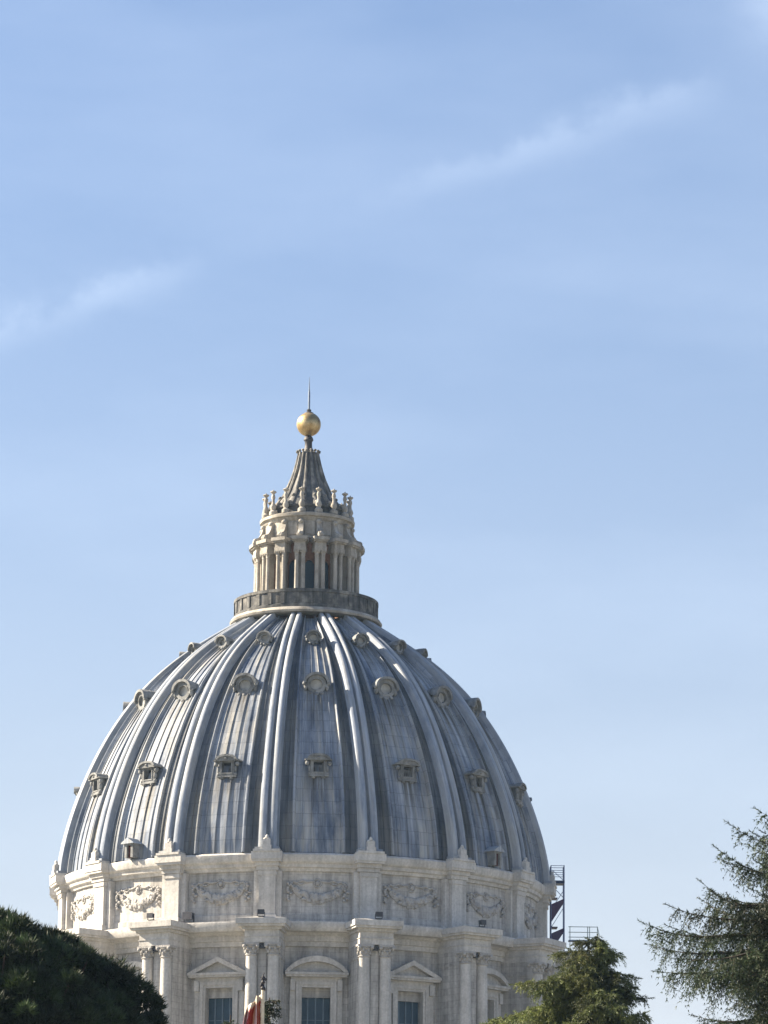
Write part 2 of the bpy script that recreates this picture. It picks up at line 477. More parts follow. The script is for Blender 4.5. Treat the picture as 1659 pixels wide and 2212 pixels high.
# the hazy air over the city
def haze_mat():
    m = bpy.data.materials.new('haze_air'); m.use_nodes = True
    N, L = m.node_tree.nodes, m.node_tree.links
    N.remove(N['Principled BSDF'])
    v = N.new('ShaderNodeVolumePrincipled')
    v.inputs['Color'].default_value = (.50, .74, 1.0, 1)
    v.inputs['Density'].default_value = HAZE
    v.inputs['Anisotropy'].default_value = 0.0
    L.new(v.outputs[0], N['Material Output'].inputs['Volume'])
    return m
HAZE = 0.00006
hz = MB(); hz.add([(x, y, z) for x in (-3100, 3100) for y in (-3100, 3100) for z in (-1.0, 118.0)], [(0, 1, 3, 2), (4, 6, 7, 5), (0, 4, 5, 1), (2, 3, 7, 6), (0, 2, 6, 4), (1, 5, 7, 3)])
ho = obj('haze', hz, haze_mat(), smooth=False); ho['kind'] = 'stuff'

# ------------------------------------------------------------------ the domed church
church = empty('domed_church', (0, 0, 0), 'great domed church with grey ribbed dome, pale stone drum and gold ball on top', 'church')
STEP = R(22.5)
TH0 = R(-7.7)
KS = range(-5, 6)                      # ribs from the left flank round the front to the right flank
RIBS = [TH0 + k * STEP for k in KS]
BAYS = [TH0 + STEP / 2 + k * STEP for k in range(-6, 6)]

# dome profile (rib crest), fitted by a smooth arc
pr = np.array([(7.3, 85.35), (8.11, 84.87), (9.6, 83.83), (12.04, 82.27), (13.87, 80.83), (15.98, 78.93), (17.64, 77.05), (19.10, 75.16), (20.6, 72.81), (21.84, 70.45), (22.91, 68.08), (23.83, 65.72), (24.57, 63.37), (25.12, 61.03), (25.43, 59.13), (25.55, 57.9)])[::-1]
_s = np.concatenate([[0], np.cumsum(np.hypot(*np.diff(pr, axis=0).T))])
SL = _s[-1]
_pr = np.polyfit(_s / SL, pr[:, 0], 5); _pz = np.polyfit(_s / SL, pr[:, 1], 5)
def prof(x):
    """crest radius, height and outward normal (nr, nz) at fraction x of the arc from the base"""
    r, z = np.polyval(_pr, x), np.polyval(_pz, x)
    dr, dz = np.polyval(np.polyder(_pr), x), np.polyval(np.polyder(_pz), x)
    l = math.hypot(dr, dz)
    return r, z, dz / l, -dr / l
XS = np.linspace(0, 1, 400); ZS = np.array([prof(x)[1] for x in XS]); RSH = np.array([prof(x)[0] for x in XS])
RIBH = .80
def shell_r(z): return float(np.interp(z, ZS, RSH)) - RIBH
def rib_half(x): return 1.05 - .42 * x

def dome_shell():
    NV = 72
    beads = []
    def bead(p, d, h): beads.extend([(p - d, 0), (p - d * .5, h), (p + d * .5, h), (p + d, 0)])
    line = []
    for p, d, h in ((-.44, .02, .12), (-.15, .018, .10), (.13, .02, .12), (.40, .02, .10)):
        line += [(p - d, 0), (p - d * .5, h), (p + d * .5, h), (p + d, 0)]
    edge = [(.58, 0), (.595, .26), (.615, .40), (.645, .40), (.665, .26), (.68, .12), (.80, .10), (.81, .2), (.83, .2), (.84, .10), (1.0, .08)]
    line = [(-p, h) for p, h in edge[::-1]] + line + edge
    T1, T2 = 66.6, 75.6
    vs, fs, uvs, st, sr_ = [], [], [], [], []
    K = 16; m = len(line)
    for j in range(NV + 1):
        x = j / NV
        r, z, nr, nz = prof(x)
        r -= RIBH * nr; z -= RIBH * nz
        hb = STEP / 2 - (rib_half(x) - .05) / r
        for k in range(K):
            bc = TH0 + STEP / 2 + k * STEP
            for p, h in line:
                a = bc + p * hb
                rr = r + h * nr * (1 - .3 * x)
                vs.append((math.sin(a) * rr, -math.cos(a) * rr, z + h * nz))
                uvs.append((p * hb * 25.0 + k * 13.7, x * SL))
                t = p * hb * r
                sv = 0.0
                if abs(t) < 1.5:
                    e = 1 - (abs(t) / 1.5) ** 2
                    if z < T1: sv = max(sv, e * max(0, 1 - (T1 - z) / 5.5))
                    if z < T2: sv = max(sv, e * max(0, 1 - (T2 - z) / 5.5))
                    if z < 81.5 and z > T2: sv = max(sv, .6 * e * max(0, 1 - (81.5 - z) / 4))
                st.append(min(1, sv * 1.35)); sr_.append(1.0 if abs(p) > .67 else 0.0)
    W = K * m
    for j in range(NV):
        for i in range(W):
            i2 = (i + 1) % W
            fs.append((j * W + i, j * W + i2, (j + 1) * W + i2, (j + 1) * W + i))
    b = MB(); b.add(vs, fs, uvs)
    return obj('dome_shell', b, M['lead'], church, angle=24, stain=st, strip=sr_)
dome_shell()

def rib_mb():
    NV = 64
    sec = [(-1.0, -.5), (-1.0, .10), (-.95, .18), (-.90, .18)]
    for i in range(7):
        a = PI * i / 6
        sec.append((-.50 - .38 * math.cos(a), .42 + .34 * math.sin(a) ** .55))
    sec += [(-.09, .34), (-.04, .28)]
    sec = sec + [(-q, h) for q, h in sec[::-1]]
    vs, fs, uvs = [], [], []
    m = len(sec)
    for j in range(NV + 1):
        x = j / NV
        r, z, nr, nz = prof(x)
        w = rib_half(x); hs = 1 - .25 * x
        for q, h in sec:
            hh = (h - .76) * hs if h > 0 else -RIBH - .3
            hh = (-RIBH + (h / .76) * RIBH) if h > 0 else -RIBH - .3
            vs.append(P(0, r + hh * nr, q * w, z + hh * nz)); uvs.append((q * w, x * SL))
    for j in range(NV):
        for i in range(m - 1):
            fs.append((j * m + i, j * m + i + 1, (j + 1) * m + i + 1, (j + 1) * m + i))
    fs.append(tuple(range(m)))
    b = MB(); b.add(vs, fs, uvs); return b

def lead_shoe_mb():
    # little sheet-metal plinth where the rib lands on the cornice
    b = MB(); b.pbox(24.6, 25.75, -1.2, 1.2, 57.85, 58.25); return b

rib0 = obj('rib', rib_mb(), M['rib'], church, angle=30)
obj('plinth', lead_shoe_mb(), M['rib'], rib0)
def finial_mb():
    b = MB()
    b.pbox(25.3, 26.02, -.46, .46, 58.0, 58.4)
    b.pbox(25.3, 25.95, -.36, .36, 58.4, 58.95)
    for t in (-.2, .2): b.ball(P(0, 25.68, t, 58.98), .16, .18, .18)
    b.ball(P(0, 25.68, 0, 59.2), .17, .18, .24)
    return b
obj('finial', finial_mb(), M['trim'], rib0)
rib0.rotation_euler.z = RIBS[0]
for a in RIBS[1:]: copy_part(rib0, a)

# ---- dormers
def hood(w, z0, rise, n=10):
    return [(w * math.cos(PI * i / n), z0 + rise * math.sin(PI * i / n)) for i in range(n + 1)]

def dormer_low():
    zc = 66.6; q_ = .96; f = shell_r(zc - .8) + .22; back = f - 1.8
    X = lambda v: v * q_
    b = MB()
    # surround round a square opening, so that the opening is a real recess
    b.pbox(back, f, X(-.82), X(-.52), zc + X(-.95), zc + X(.55)); b.pbox(back, f, X(.52), X(.82), zc + X(-.95), zc + X(.55))
    b.pbox(back, f, X(-.52), X(.52), zc + X(-.95), zc + X(-.62)); b.pbox(back, f, X(-.52), X(.52), zc + X(.45), zc + X(.55))
    for s in (-1, 1):                                   # moulded inner frame
        b.pbox(f - .1, f + .06, X(s * .58) - .06, X(s * .58) + .06, zc + X(-.55), zc + X(.50))
    b.pbox(f - .1, f + .06, X(-.64), X(.64), zc + X(-.74), zc + X(-.622))
    b.pbox(back, f + .10, X(-1.02), X(1.02), zc + X(-1.08), zc + X(-.952))
    for s in (-1, 1):                                   # ears and tapering side scrolls
        b.ball(P(0, f - .05, X(s * 1.14), zc + X(.28)), X(.22), .22, X(.26), 10, 8)
        b.ball(P(0, f - .15, X(s * .92), zc + X(-.25)), X(.14), .2, X(.36), 10, 8)
        b.ball(P(0, f - .15, X(s * .93), zc + X(-.78)), X(.18), .2, X(.2), 10, 8)
        b.ball(P(0, f - .1, X(s * .5), zc + X(-1.15)), X(.22), .2, X(.16), 10, 8)
    o = obj('dormer', b, M['dormer'], church)
    h = MB()
    h.ext([(X(-1.38), zc + X(.562)), (X(1.38), zc + X(.562)), (X(1.40), zc + X(.68))] + hood(X(1.12), zc + X(.70), X(.46)) + [(X(-1.40), zc + X(.68))], back, f + .26)
    arc_o = hood(X(1.18), zc + X(.70), X(.54)); arc_i = hood(X(.92), zc + X(.70), X(.34))
    h.band(arc_o, arc_i, f - .2, f + .40)
    h.ball(P(0, f + .26, 0, zc + X(.82)), X(.18), .14, X(.13), 10, 8)
    obj('hood', h, M['dormer'], o)
    p = MB(); p.pbox(f - .75, f - .65, X(-.52), X(.52), zc + X(-.62), zc + X(.45))
    obj('opening', p, M['void'], o)
    return o
def dormer_round(zc, s, name):
    f = shell_r(zc - .95 * s) - .16; back = f - 2.6 * s
    b = MB()
    n = 24
    out = [(.98 * s * math.cos(2 * PI * i / n), zc + 1.0 * s * math.sin(2 * PI * i / n)) for i in range(n)]
    inn = [(.66 * s * math.cos(2 * PI * i / n), zc + .58 * s * math.sin(2 * PI * i / n)) for i in range(n)]
    b.band(out, inn, back, f, closed=True)
    b.band([(q * 1.10, zc + (w - zc) * 1.10) for q, w in inn[:n // 2 + 1]], [(q * .96, zc + (w - zc) * .96) for q, w in inn[:n // 2 + 1]], f - .3, f + .06)
    for q in (-1, 1):
        b.ball(P(0, f - .2, q * 1.10 * s, zc - .25 * s), .2 * s, .3, .42 * s)
        b.ball(P(0, f - .15, q * .55 * s, zc - .95 * s), .28 * s, .3, .24 * s)
    b.ball(P(0, f - .15, 0, zc - 1.08 * s), .34 * s, .3, .3 * s)
    o = obj(name, b, M['dormer'], church)
    # shell-shaped hood: a half dome that runs back into the lead
    h = MB(); vs, fs = [], []
    m, kk = 18, 7
    for j in range(kk + 1):
        x = j / kk
        g = math.sqrt(max(0, 1 - (x * .97) ** 2))
        for i in range(m + 1):
            a = PI * i / m
            fl = 1 + .03 * math.cos(a * 14)
            vs.append(P(0, f + .30 - x * (f - back + .3), 1.30 * s * math.cos(a) * (.35 + .65 * g), zc + .16 * s + 1.05 * s * math.sin(a) * (.45 + .55 * g) * fl))
    for j in range(kk):
        for i in range(m):
            c = j * (m + 1) + i; fs.append((c, c + 1, c + m + 2, c + m + 1))
    h.add(vs, fs)
    o1 = [(1.34 * s * math.cos(PI * i / m), zc + .12 * s + 1.10 * s * math.sin(PI * i / m)) for i in range(m + 1)]
    i1 = [(1.06 * s * math.cos(PI * i / m), zc + .12 * s + .84 * s * math.sin(PI * i / m)) for i in range(m + 1)]
    h.band(o1, i1, f - .4, f + .32)
    for q in (-1, 1): h.ball(P(0, f + .05, q * 1.26 * s, zc + .05 * s), .2 * s, .25, .2 * s)
    obj('hood', h, M['dormer'], o)
    p = MB(); p.ext([(q * 1.02, zc + (w - zc) * 1.02) for q, w in inn], f - .42, f - .3)
    obj('opening', p, M['glassgrey'], o)
    return o
for o in (dormer_low(), dormer_round(75.6, .97, 'dormer'), dormer_round(81.5, .60, 'dormer')):
    o.rotation_euler.z = BAYS[0]
    for a in BAYS[1:]: copy_part(o, a)
def dormer_door():
    z = 57.95; f = shell_r(z) + .95; back = f - 1.6
    b = MB()
    b.pbox(back, f, -.55, -.26, z, z + 1.35); b.pbox(back, f, .26, .55, z, z + 1.35); b.pbox(back, f, -.26, .26, z + 1.2, z + 1.35)
    o = obj('roof_door', b, M['dormer'], church)
    h = MB(); h.ext([(-.85, z + 1.352), (.85, z + 1.352), (.8, z + 1.46), (0, z + 1.95), (-.8, z + 1.46)], back, f + .25)
    obj('roof', h, M['rib'], o)
    d = MB(); d.pbox(f - .35, f - .25, -.26, .26, z, z + 1.2)
    obj('opening', d, M['redvoid'], o)
    return o
dd = dormer_door(); dd.rotation_euler.z = TH0 + STEP * -1.5
copy_part(dd, TH0 + STEP * 2.5)

# ---- attic under the dome
aw = MB().lathe([(23.2, 51.1), (24.25, 51.1), (24.25, 51.9), (24.15, 51.95), (24.15, 56.1), (23.2, 56.1)], 192)
obj('attic_wall', aw, M['stone'], church)
ac = MB().lathe([(23.6, 56.08), (24.4, 56.08), (24.5, 56.35), (24.75, 56.45), (24.8, 56.75), (25.0, 56.85), (25.1, 57.0), (25.15, 57.6), (25.0, 57.78), (24.0, 57.84)], 192)
obj('attic_cornice', ac, M['trim'], church)
ap = MB()
ap.pbox(23.8, 24.75, -1.35, 1.35, 51.14, 56.06)
ap.pbox(23.8, 25.15, -.80, .80, 51.16, 56.05)
ap.pbox(24.0, 25.3, -.92, .92, 51.18, 51.75)
ap.pbox(24.0, 25.25, -.9, .9, 55.6, 56.04)
pil0 = obj('attic_pilaster', ap, M['trim'], church)
apc = MB()
apc.pbox(24.0, 25.35, -1.05, 1.05, 56.062, 56.45); apc.pbox(24.0, 25.55, -1.18, 1.18, 56.452, 56.84)
apc.pbox(24.0, 25.9, -1.42, 1.42, 56.842, 57.05); apc.pbox(24.0, 26.0, -1.5, 1.5, 57.052, 57.78); apc.pbox(24.0, 26.1, -1.3, 1.3, 57.782, 57.998)
obj('cornice', apc, M['trim'], pil0)
pil0.rotation_euler.z = RIBS[0]
for a in RIBS[1:]: copy_part(pil0, a)

def garland_mb():
    rnd = random.Random(4)
    b = MB(); r = 24.12
    N_ = 30; W = 2.65
    for i in range(N_ + 1):
        q = -1 + 2 * i / N_
        z = 54.75 - 1.35 * (1 - q * q)
        th = .24 + .34 * (1 - q * q)
        for k in range(4):
            b.ball(P(0, r + rnd.uniform(-.02, .2) * th * 2, q * W + rnd.uniform(-.08, .08), z + rnd.uniform(-.6, .6) * th), th * rnd.uniform(.34, .6), .17, th * rnd.uniform(.34, .6), 7, 5)
    for s in (-1, 1):
        for i in range(9):
            b.ball(P(0, r + .05, s * (W + rnd.uniform(-.1, .28)), 54.9 - i * .2), .15 + .04 * rnd.random(), .18, .15, 7, 5)
        for i in range(6):                                # ribbon knot
            b.ball(P(0, r, s * (W - .15 - i * .24), 54.95 + .12 * math.sin(i * 1.3)), .16, .12, .12, 7, 5)
    o = 0
    for i in range(12):                                   # central wreath and mask
        a = 2 * PI * i / 12
        b.ball(P(0, r, .34 * math.cos(a), 54.95 + .40 * math.sin(a)), .13, .16, .13, 7, 5)
    b.ball(P(0, r + .04, 0, 54.95), .24, .26, .28, 8, 6)
    for s in (-1, 1):
        b.tube([P(0, r + .06, s * .4, 55.15), P(0, r + .12, s * 1.0, 55.05), P(0, r + .08, s * 1.5, 55.2), P(0, r + .05, s * 1.9, 55.0)], [.12, .1, .12, .05], 6)
    return b
g0 = obj('garland', garland_mb(), M['relief'], church)
g0.rotation_euler.z = BAYS[0]
for a in BAYS[1:]: copy_part(g0, a)

# ---- drum
RW = 23.9
def drum_wall():
    b = MB()
    WH, ZT, ZB = 1.42, 44.95, 37.0
    n = 10
    for k in range(16):
        bc = TH0 + STEP / 2 + k * STEP
        da = WH / RW
        edges = list(np.linspace(-STEP / 2, -da, 5)) + list(np.linspace(-da, da, 5))[1:] + list(np.linspace(da, STEP / 2, 5))[1:]
        for a, c in zip(edges[:-1], edges[1:]):
            inside = a > -da - 1e-6 and c < da + 1e-6
            for z0, z1 in (((34.0, ZB), (ZT, 50.2)) if inside else ((34.0, 50.2),)):
                b.add([P(bc + a, RW, 0, z0), P(bc + c, RW, 0, z0), P(bc + c, RW, 0, z1), P(bc + a, RW, 0, z1)], [(0, 1, 2, 3)])
        b.pbox(RW - 1.4, RW + .01, -WH - .3, -WH, ZB, ZT, bc); b.pbox(RW - 1.4, RW + .01, WH, WH + .3, ZB, ZT, bc)
        b.pbox(RW - 1.4, RW + .01, -WH - .3, WH + .3, ZT, ZT + .3, bc); b.pbox(RW - 1.4, RW + .01, -WH - .3, WH + .3, ZB - .3, ZB, bc)
    b.lathe([(RW, 34.0), (RW + .5, 33.9), (RW + .5, 33.0), (31.0, 33.0), (31.2, 32.2), (30.6, 31.8), (30.6, 0), ], 96)
    return obj('drum_wall', b, M['stone'], church)
drum_wall()
dc = MB().lathe([(23.7, 48.85), (24.2, 48.85), (24.2, 49.3), (24.35, 49.35), (24.35, 49.85), (24.6, 49.95), (24.75, 50.1), (25.5, 50.18), (25.6, 50.35), (25.75, 50.9), (25.7, 51.08), (23.5, 51.16)], 192)
obj('drum_cornice', dc, M['trim'], church)

def column_prof(rad, z0, z1, n=10):
    out = [(rad * 1.25, z0), (rad * 1.25, z0 + .25), (rad * 1.05, z0 + .4)]
    for i in range(n + 1):
        x = i / n
        out.append((rad * (1 - .14 * x ** 1.6), z0 + .45 + (z1 - z0 - .45) * x))
    return out
def buttress():
    b = MB()
    b.pbox(23.3, 27.32, -1.66, 1.66, 33.0, 48.71)
    b.pbox(23.3, 27.45, -.38, .38, 36.0, 48.70)
    b.pbox(23.3, 28.5, -2.0, 2.0, 33.0, 36.0)
    b.pbox(23.3, 27.38, -1.72, 1.72, 47.35, 47.6)
    o = obj('buttress', b, M['stone'], church)
    e = MB()
    e.pbox(23.3, 28.15, -1.68, 1.68, 48.72, 49.25); e.pbox(23.3, 28.22, -1.75, 1.75, 49.252, 49.32); e.pbox(23.3, 28.12, -1.66, 1.66, 49.322, 49.95)
    e.pbox(23.3, 28.4, -1.9, 1.9, 49.952, 50.22); e.pbox(23.3, 28.85, -2.28, 2.28, 50.222, 50.42); e.pbox(23.3, 29.0, -2.42, 2.42, 50.422, 50.98)
    e.add([P(0, 23.3, -2.42, 50.982), P(0, 29.0, -2.42, 50.982), P(0, 29.0, 2.42, 50.982), P(0, 23.3, 2.42, 50.982), P(0, 23.3, 0, 51.25), P(0, 28.6, 0, 51.12)], [(0, 1, 5, 4), (2, 3, 4, 5), (1, 2, 5)])
    obj('entablature', e, M['trim'], o)
    for s in (-1, 1):
        c = MB().lathe(column_prof(.60, 36.0, 47.55), 28, c=(27.5, s * 1.05))
        obj('column', c, M['trim'], o)
        k = MB().lathe([(.50, 47.5), (.62, 47.56), (.62, 47.62), (.53, 47.66), (.56, 47.95), (.72, 48.05), (.58, 48.08), (.62, 48.25), (.80, 48.36), (.66, 48.40), (.78, 48.52)], 24, c=(27.5, s * 1.05))
        k.pbox(27.5 - .78, 27.5 + .70, s * 1.05 - .80, s * 1.05 + .80, 48.52, 48.705)
        for dr_ in (-1, 1):
            for dt in (-1, 1):
                k.ball(P(0, 27.5 + dr_ * .60, s * 1.05 + dt * .62, 48.40), .19, .19, .19, 8, 6)
        rnd = random.Random(7)
        for i in range(8):                                # acanthus leaves
            a = 2 * PI * i / 8
            k.ball(P(0, 27.5 + .60 * math.cos(a), s * 1.05 + .60 * math.sin(a), 47.92), .14, .14, .2, 6, 5)
            a += PI / 8
            k.ball(P(0, 27.5 + .66 * math.cos(a), s * 1.05 + .66 * math.sin(a), 48.2), .14, .14, .18, 6, 5)
        obj('capital', k, M['relief'], o)
    d = MB(); d.pbox(27.3, 27.9, -.24, .24, 48.2, 48.66)  # dark box put in for the shade in the gap between the capitals
    obj('gap_shade_box', d, M['lamp'], o)
    return o
bt = buttress(); bt.rotation_euler.z = RIBS[0]
for a in RIBS[1:]: copy_part(bt, a)

def window_part(curved):
    b = MB()
    z0 = 37.0
    def fr(w0, w1, zt0, zt1, r0, r1):
        b.band([(-w1, z0), (-w1, zt1), (w1, zt1), (w1, z0)], [(-w0, z0), (-w0, zt0), (w0, zt0), (w0, z0)], r0, r1)
    fr(1.38, 1.62, 44.93, 45.17, RW - .5, RW + .24)
    fr(1.62, 1.95, 45.17, 45.48, RW - .1, RW + .34)
    for s in (-1, 1):
        b.pbox(RW - .1, RW + .16, s * 2.25 - .28, s * 2.25 + .28, z0, 45.3)
        b.pbox(RW - .1, RW + .5, s * 2.25 - .24, s * 2.25 + .24, 44.6, 45.62)   # consoles
    b.pbox(RW - .1, RW + .28, -2.45, 2.45, 45.485, 45.9)
    o = obj('window', b, M['trim'], church)
    p = MB()
    p.pbox(RW - .1, RW + .85, -2.95, 2.95, 45.9, 46.08); p.pbox(RW - .1, RW + .98, -3.05, 3.05, 46.082, 46.32)
    if curved:
        n = 16; W = 3.05
        rad = (W * W + 1.5 ** 2) / (2 * 1.5); a0 = math.asin(W / rad)
        arc = lambda q, dz: [(q * rad * math.sin(-a0 + 2 * a0 * i / n), 46.32 + dz + q * rad * (math.cos(-a0 + 2 * a0 * i / n) - math.cos(a0))) for i in range(n + 1)]
        outer = arc(1.0, .06); inner = [(t * .86, 46.33 + (z - 46.38) * .68) for t, z in outer]
        p.band(outer, inner, RW - .1, RW + .95)
        p.ext([(t * .99, z + .02) for t, z in inner], RW - .1, RW + .32)
    else:
        p.band([(-3.05, 46.33), (0, 47.85), (3.05, 46.33)], [(-2.2, 46.33), (0, 47.38), (2.2, 46.33)], RW - .1, RW + .95)
        p.ext([(-2.25, 46.34), (2.25, 46.34), (0, 47.42)], RW - .1, RW + .32)
    obj('pediment', p, M['trim'], o)
    q = MB(); q.pbox(RW - .75, RW - .6, -1.42, 1.42, 44.1, 44.95); q.pbox(RW - .75, RW - .5, -1.42, 1.42, 44.02, 44.14)
    obj('transom', q, M['stone'], o)
    q = MB(); q.pbox(RW - 1.0, RW - .9, -1.42, 1.42, 37.0, 44.1)
    obj('pane', q, M['glass'], o)
    q = MB()
    for t in (-.74, .02, .76): q.pbox(RW - .9, RW - .80, t - .07, t + .07, 37.0, 44.02)
    for z in (38.5, 40.2, 41.9): q.pbox(RW - .895, RW - .84, -1.42, 1.42, z - .03, z + .03)
    obj('glazing_bar', q, M['bluesteel'], o)
    return o

for par, curved in ((0, True), (1, False)):
    o = None
    for i, a in enumerate(BAYS):
        k = i - 6                                          # k = 0 is the bay nearest the camera
        if (k % 2) != par: continue
        if o is None:
            o = window_part(curved); o.rotation_euler.z = a
        else: copy_part(o, a)

# ---- lantern
lb = MB().lathe([(6.0, 85.2), (7.85, 85.25), (7.95, 85.45), (7.75, 85.75), (7.42, 85.85)], 96)
obj('lantern_ledge', lb, M['lantern'], church)
lb = MB().lathe([(7.0, 85.8), (7.5, 85.8), (7.5, 86.15), (7.42, 86.2), (7.42, 87.35), (7.55, 87.42), (7.55, 87.72), (7.15, 87.75), (7.15, 86.7), (4.0, 86.7)], 96)
for a in [TH0 + k * STEP / 2 for k in range(32)]:
    lb.pbox(7.2, 7.53, -.22, .22, 86.2, 87.36, a)
obj('lantern_balcony', lb, M['darkstone'], church)
def lantern_wall():
    b = MB(); r = 4.35; wh = .52; zb, zt = 87.4, 90.9
    for k in range(16):
        bc = TH0 + STEP / 2 + k * STEP; da = wh / r
        ed = [-STEP / 2, -da, -da / 3, da / 3, da, STEP / 2]
        for i in range(5):
            a, c = ed[i], ed[i + 1]
            if 1 <= i <= 3:
                zz = zt + (.28 if i != 2 else .42)
                b.add([P(bc + a, r, 0, 86.6), P(bc + c, r, 0, 86.6), P(bc + c, r, 0, zb), P(bc + a, r, 0, zb)], [(0, 1, 2, 3)])
                h0 = zt + math.sqrt(max(0, 1 - (a / da) ** 2)) * wh; h1 = zt + math.sqrt(max(0, 1 - (c / da) ** 2)) * wh
                b.add([P(bc + a, r, 0, h0), P(bc + c, r, 0, h1), P(bc + c, r, 0, 93.9), P(bc + a, r, 0, 93.9)], [(0, 1, 2, 3)])
            else:
                b.add([P(bc + a, r, 0, 86.6), P(bc + c, r, 0, 86.6), P(bc + c, r, 0, 93.9), P(bc + a, r, 0, 93.9)], [(0, 1, 2, 3)])
    return obj('lantern_wall', b, M['plaster'], church)
lantern_wall()
lw = MB()
n = 10; zt = 90.9; wh = .52
oo = [(-.64, 87.4), (-.64, zt)] + [(.64 * -math.cos(PI * i / n), zt + .64 * math.sin(PI * i / n)) for i in range(1, n)] + [(.64, zt), (.64, 87.4)]
ii = [(-.52, 87.4), (-.52, zt)] + [(.52 * -math.cos(PI * i / n), zt + .52 * math.sin(PI * i / n)) for i in range(1, n)] + [(.52, zt), (.52, 87.4)]
lw.band(oo, ii, 4.0, 4.44)
lw0 = obj('lantern_window', lw, M['plaster'], church)
pn = MB().ext([(q * 1.1, z) for q, z in ii], 3.85, 3.95)
obj('pane', pn, M['glass'], lw0)
lw0.rotation_euler.z = BAYS[1]
for a in BAYS[2:-1]: copy_part(lw0, a)
def lantern_pier():
    b = MB(); b.pbox(4.2, 5.0, -.30, .30, 86.7, 92.19)
    b.pbox(4.2, 5.85, -.72, .72, 86.7, 87.6)
    o = obj('lantern_pier', b, M['lantern'], church)
    for s in (-1, 1):
        c = MB().lathe([(.29, 87.6), (.29, 87.75), (.24, 87.85)] + [(.23 - .03 * i / 6, 87.85 + 3.75 * i / 6) for i in range(7)], 20, c=(5.3, s * .34))
        obj('column', c, M['lantern'], o)
        k = MB().lathe([(.20, 91.6), (.25, 91.65), (.22, 91.7), (.25, 91.95), (.30, 92.1)], 16, c=(5.3, s * .34))
        k.pbox(4.95, 5.65, s * .34 - .31, s * .34 + .31, 92.1, 92.198)
        for q in (-1, 1): k.ball(P(0, 5.55, s * .34 + q * .22, 92.02), .09, .09, .09, 6, 5)
        obj('capital', k, M['lantern'], o)
    e = MB(); e.pbox(4.2, 5.68, -.62, .62, 92.2, 92.6); e.pbox(4.2, 5.62, -.58, .58, 92.602, 93.1); e.pbox(4.2, 5.85, -.72, .72, 93.102, 93.25); e.pbox(4.2, 6.02, -.82, .82, 93.252, 93.6)
    obj('entablature', e, M['lantern'], o)
    # scroll bracket leaning on the attic
    v = MB()
    pts = [(4.4, 93.6), (5.75, 93.6), (5.85, 93.85), (5.7, 94.15), (5.4, 94.25)]
    for i in range(1, 8):
        x = i / 7; pts.append((5.4 - .55 * math.sin(x * PI / 2), 94.25 + 1.25 * x ** 1.4))
    pts.append((4.4, 95.6))
    v.extt(pts, -.26, .26)
    v.ball(P(0, 5.5, 0, 93.92), .34, .36, .34); v.ball(P(0, 4.78, 0, 95.45), .3, .25, .25)
    obj('scroll_bracket', v, M['lantern'], o)
    return o
lp = lantern_pier(); lp.rotation_euler.z = RIBS[0]
for a in RIBS[1:]: copy_part(lp, a)
la = MB().lathe([(4.0, 93.7), (4.6, 93.72), (4.6, 93.95), (4.5, 94.0), (4.5, 95.6), (4.62, 95.7), (4.7, 95.95), (4.95, 96.05), (4.98, 96.35), (4.6, 96.5), (2.0, 96.55)], 96)
for a in BAYS + [BAYS[0] + STEP * q for q in (12, 13, 14, 15)]:
    la.pbox(4.3, 4.58, -.5, .5, 94.1, 95.4, a)
obj('lantern_attic', la, M['lantern'], church)
lpar = MB().lathe([(3.5, 96.5), (4.05, 96.5), (4.05, 97.2), (4.2, 97.25), (4.2, 97.45), (3.3, 97.5)], 64)
obj('parapet', lpar, M['darkstone'], church)
cd = MB().lathe([(.42, 96.45), (.42, 96.8), (.32, 96.9), (.22, 97.0), (.34, 97.3), (.28, 97.55), (.17, 97.75), (.14, 98.1), (.22, 98.35), (.18, 98.6), (.12, 98.7), (.17, 98.78), (.34, 98.95), (.29, 99.03), (.10, 99.07), (0.03, 99.22)], 14, c=(4.5, 0))
cd0 = obj('candelabrum', cd, M['lantern'], church)
cd0.rotation_euler.z = RIBS[0]
for a in [TH0 + k * STEP for k in range(-4, 12)]: copy_part(cd0, a) if abs(a - RIBS[0]) > .01 else None
sprof = [(3.75, 97.45), (3.55, 97.7), (3.15, 98.25), (2.72, 98.75), (2.4, 99.3), (2.02, 100.2), (1.68, 101.0), (1.42, 101.8), (1.2, 102.6), (1.02, 103.4), (.95, 103.75), (1.02, 103.85), (.6, 104.0), (.45, 104.4)]
sp = MB().lathe(sprof, 64)
obj('spire', sp, M['spire'], church)
def spire_rib():
    b = MB()
    vs, fs = [], []
    pp = sprof[:-3]
    for r, z in pp:
        w = .10 + .085 * (r - .95)
        for q, h in ((-w, -.1), (-w, .12), (-w * .4, .2), (w * .4, .2), (w, .12), (w, -.1)): vs.append(P(0, r + h, q, z + h * .35))
    for j in range(len(pp) - 1):
        for i in range(5): fs.append((j * 6 + i, j * 6 + i + 1, j * 6 + 7 + i, j * 6 + 6 + i))
    b.add(vs, fs)
    b.ball(P(0, 3.75, 0, 97.75), .24, .34, .26); b.ball(P(0, 2.95, 0, 98.75), .2, .24, .2)
    b.tube([P(0, .95, 0, 103.2), P(0, .98, 0, 103.7), P(0, 1.2, 0, 104.05)], [.12, .13, .08], 6)
    b.ball(P(0, 1.16, 0, 104.02), .17, .17, .13, 8, 6)
    return b
sr = obj('spire_rib', spire_rib(), M['spirerib'], church)
sr.rotation_euler.z = RIBS[0]
for a in [TH0 + k * STEP for k in range(-4, 11)]: copy_part(sr, a)
nk = MB().lathe([(.62, 103.9), (.55, 104.2), (.40, 104.5), (.38, 105.1), (.52, 105.3), (.46, 105.55), (.30, 105.75), (.3, 105.9)], 24)
obj('spire_neck', nk, M['bronze'], church)
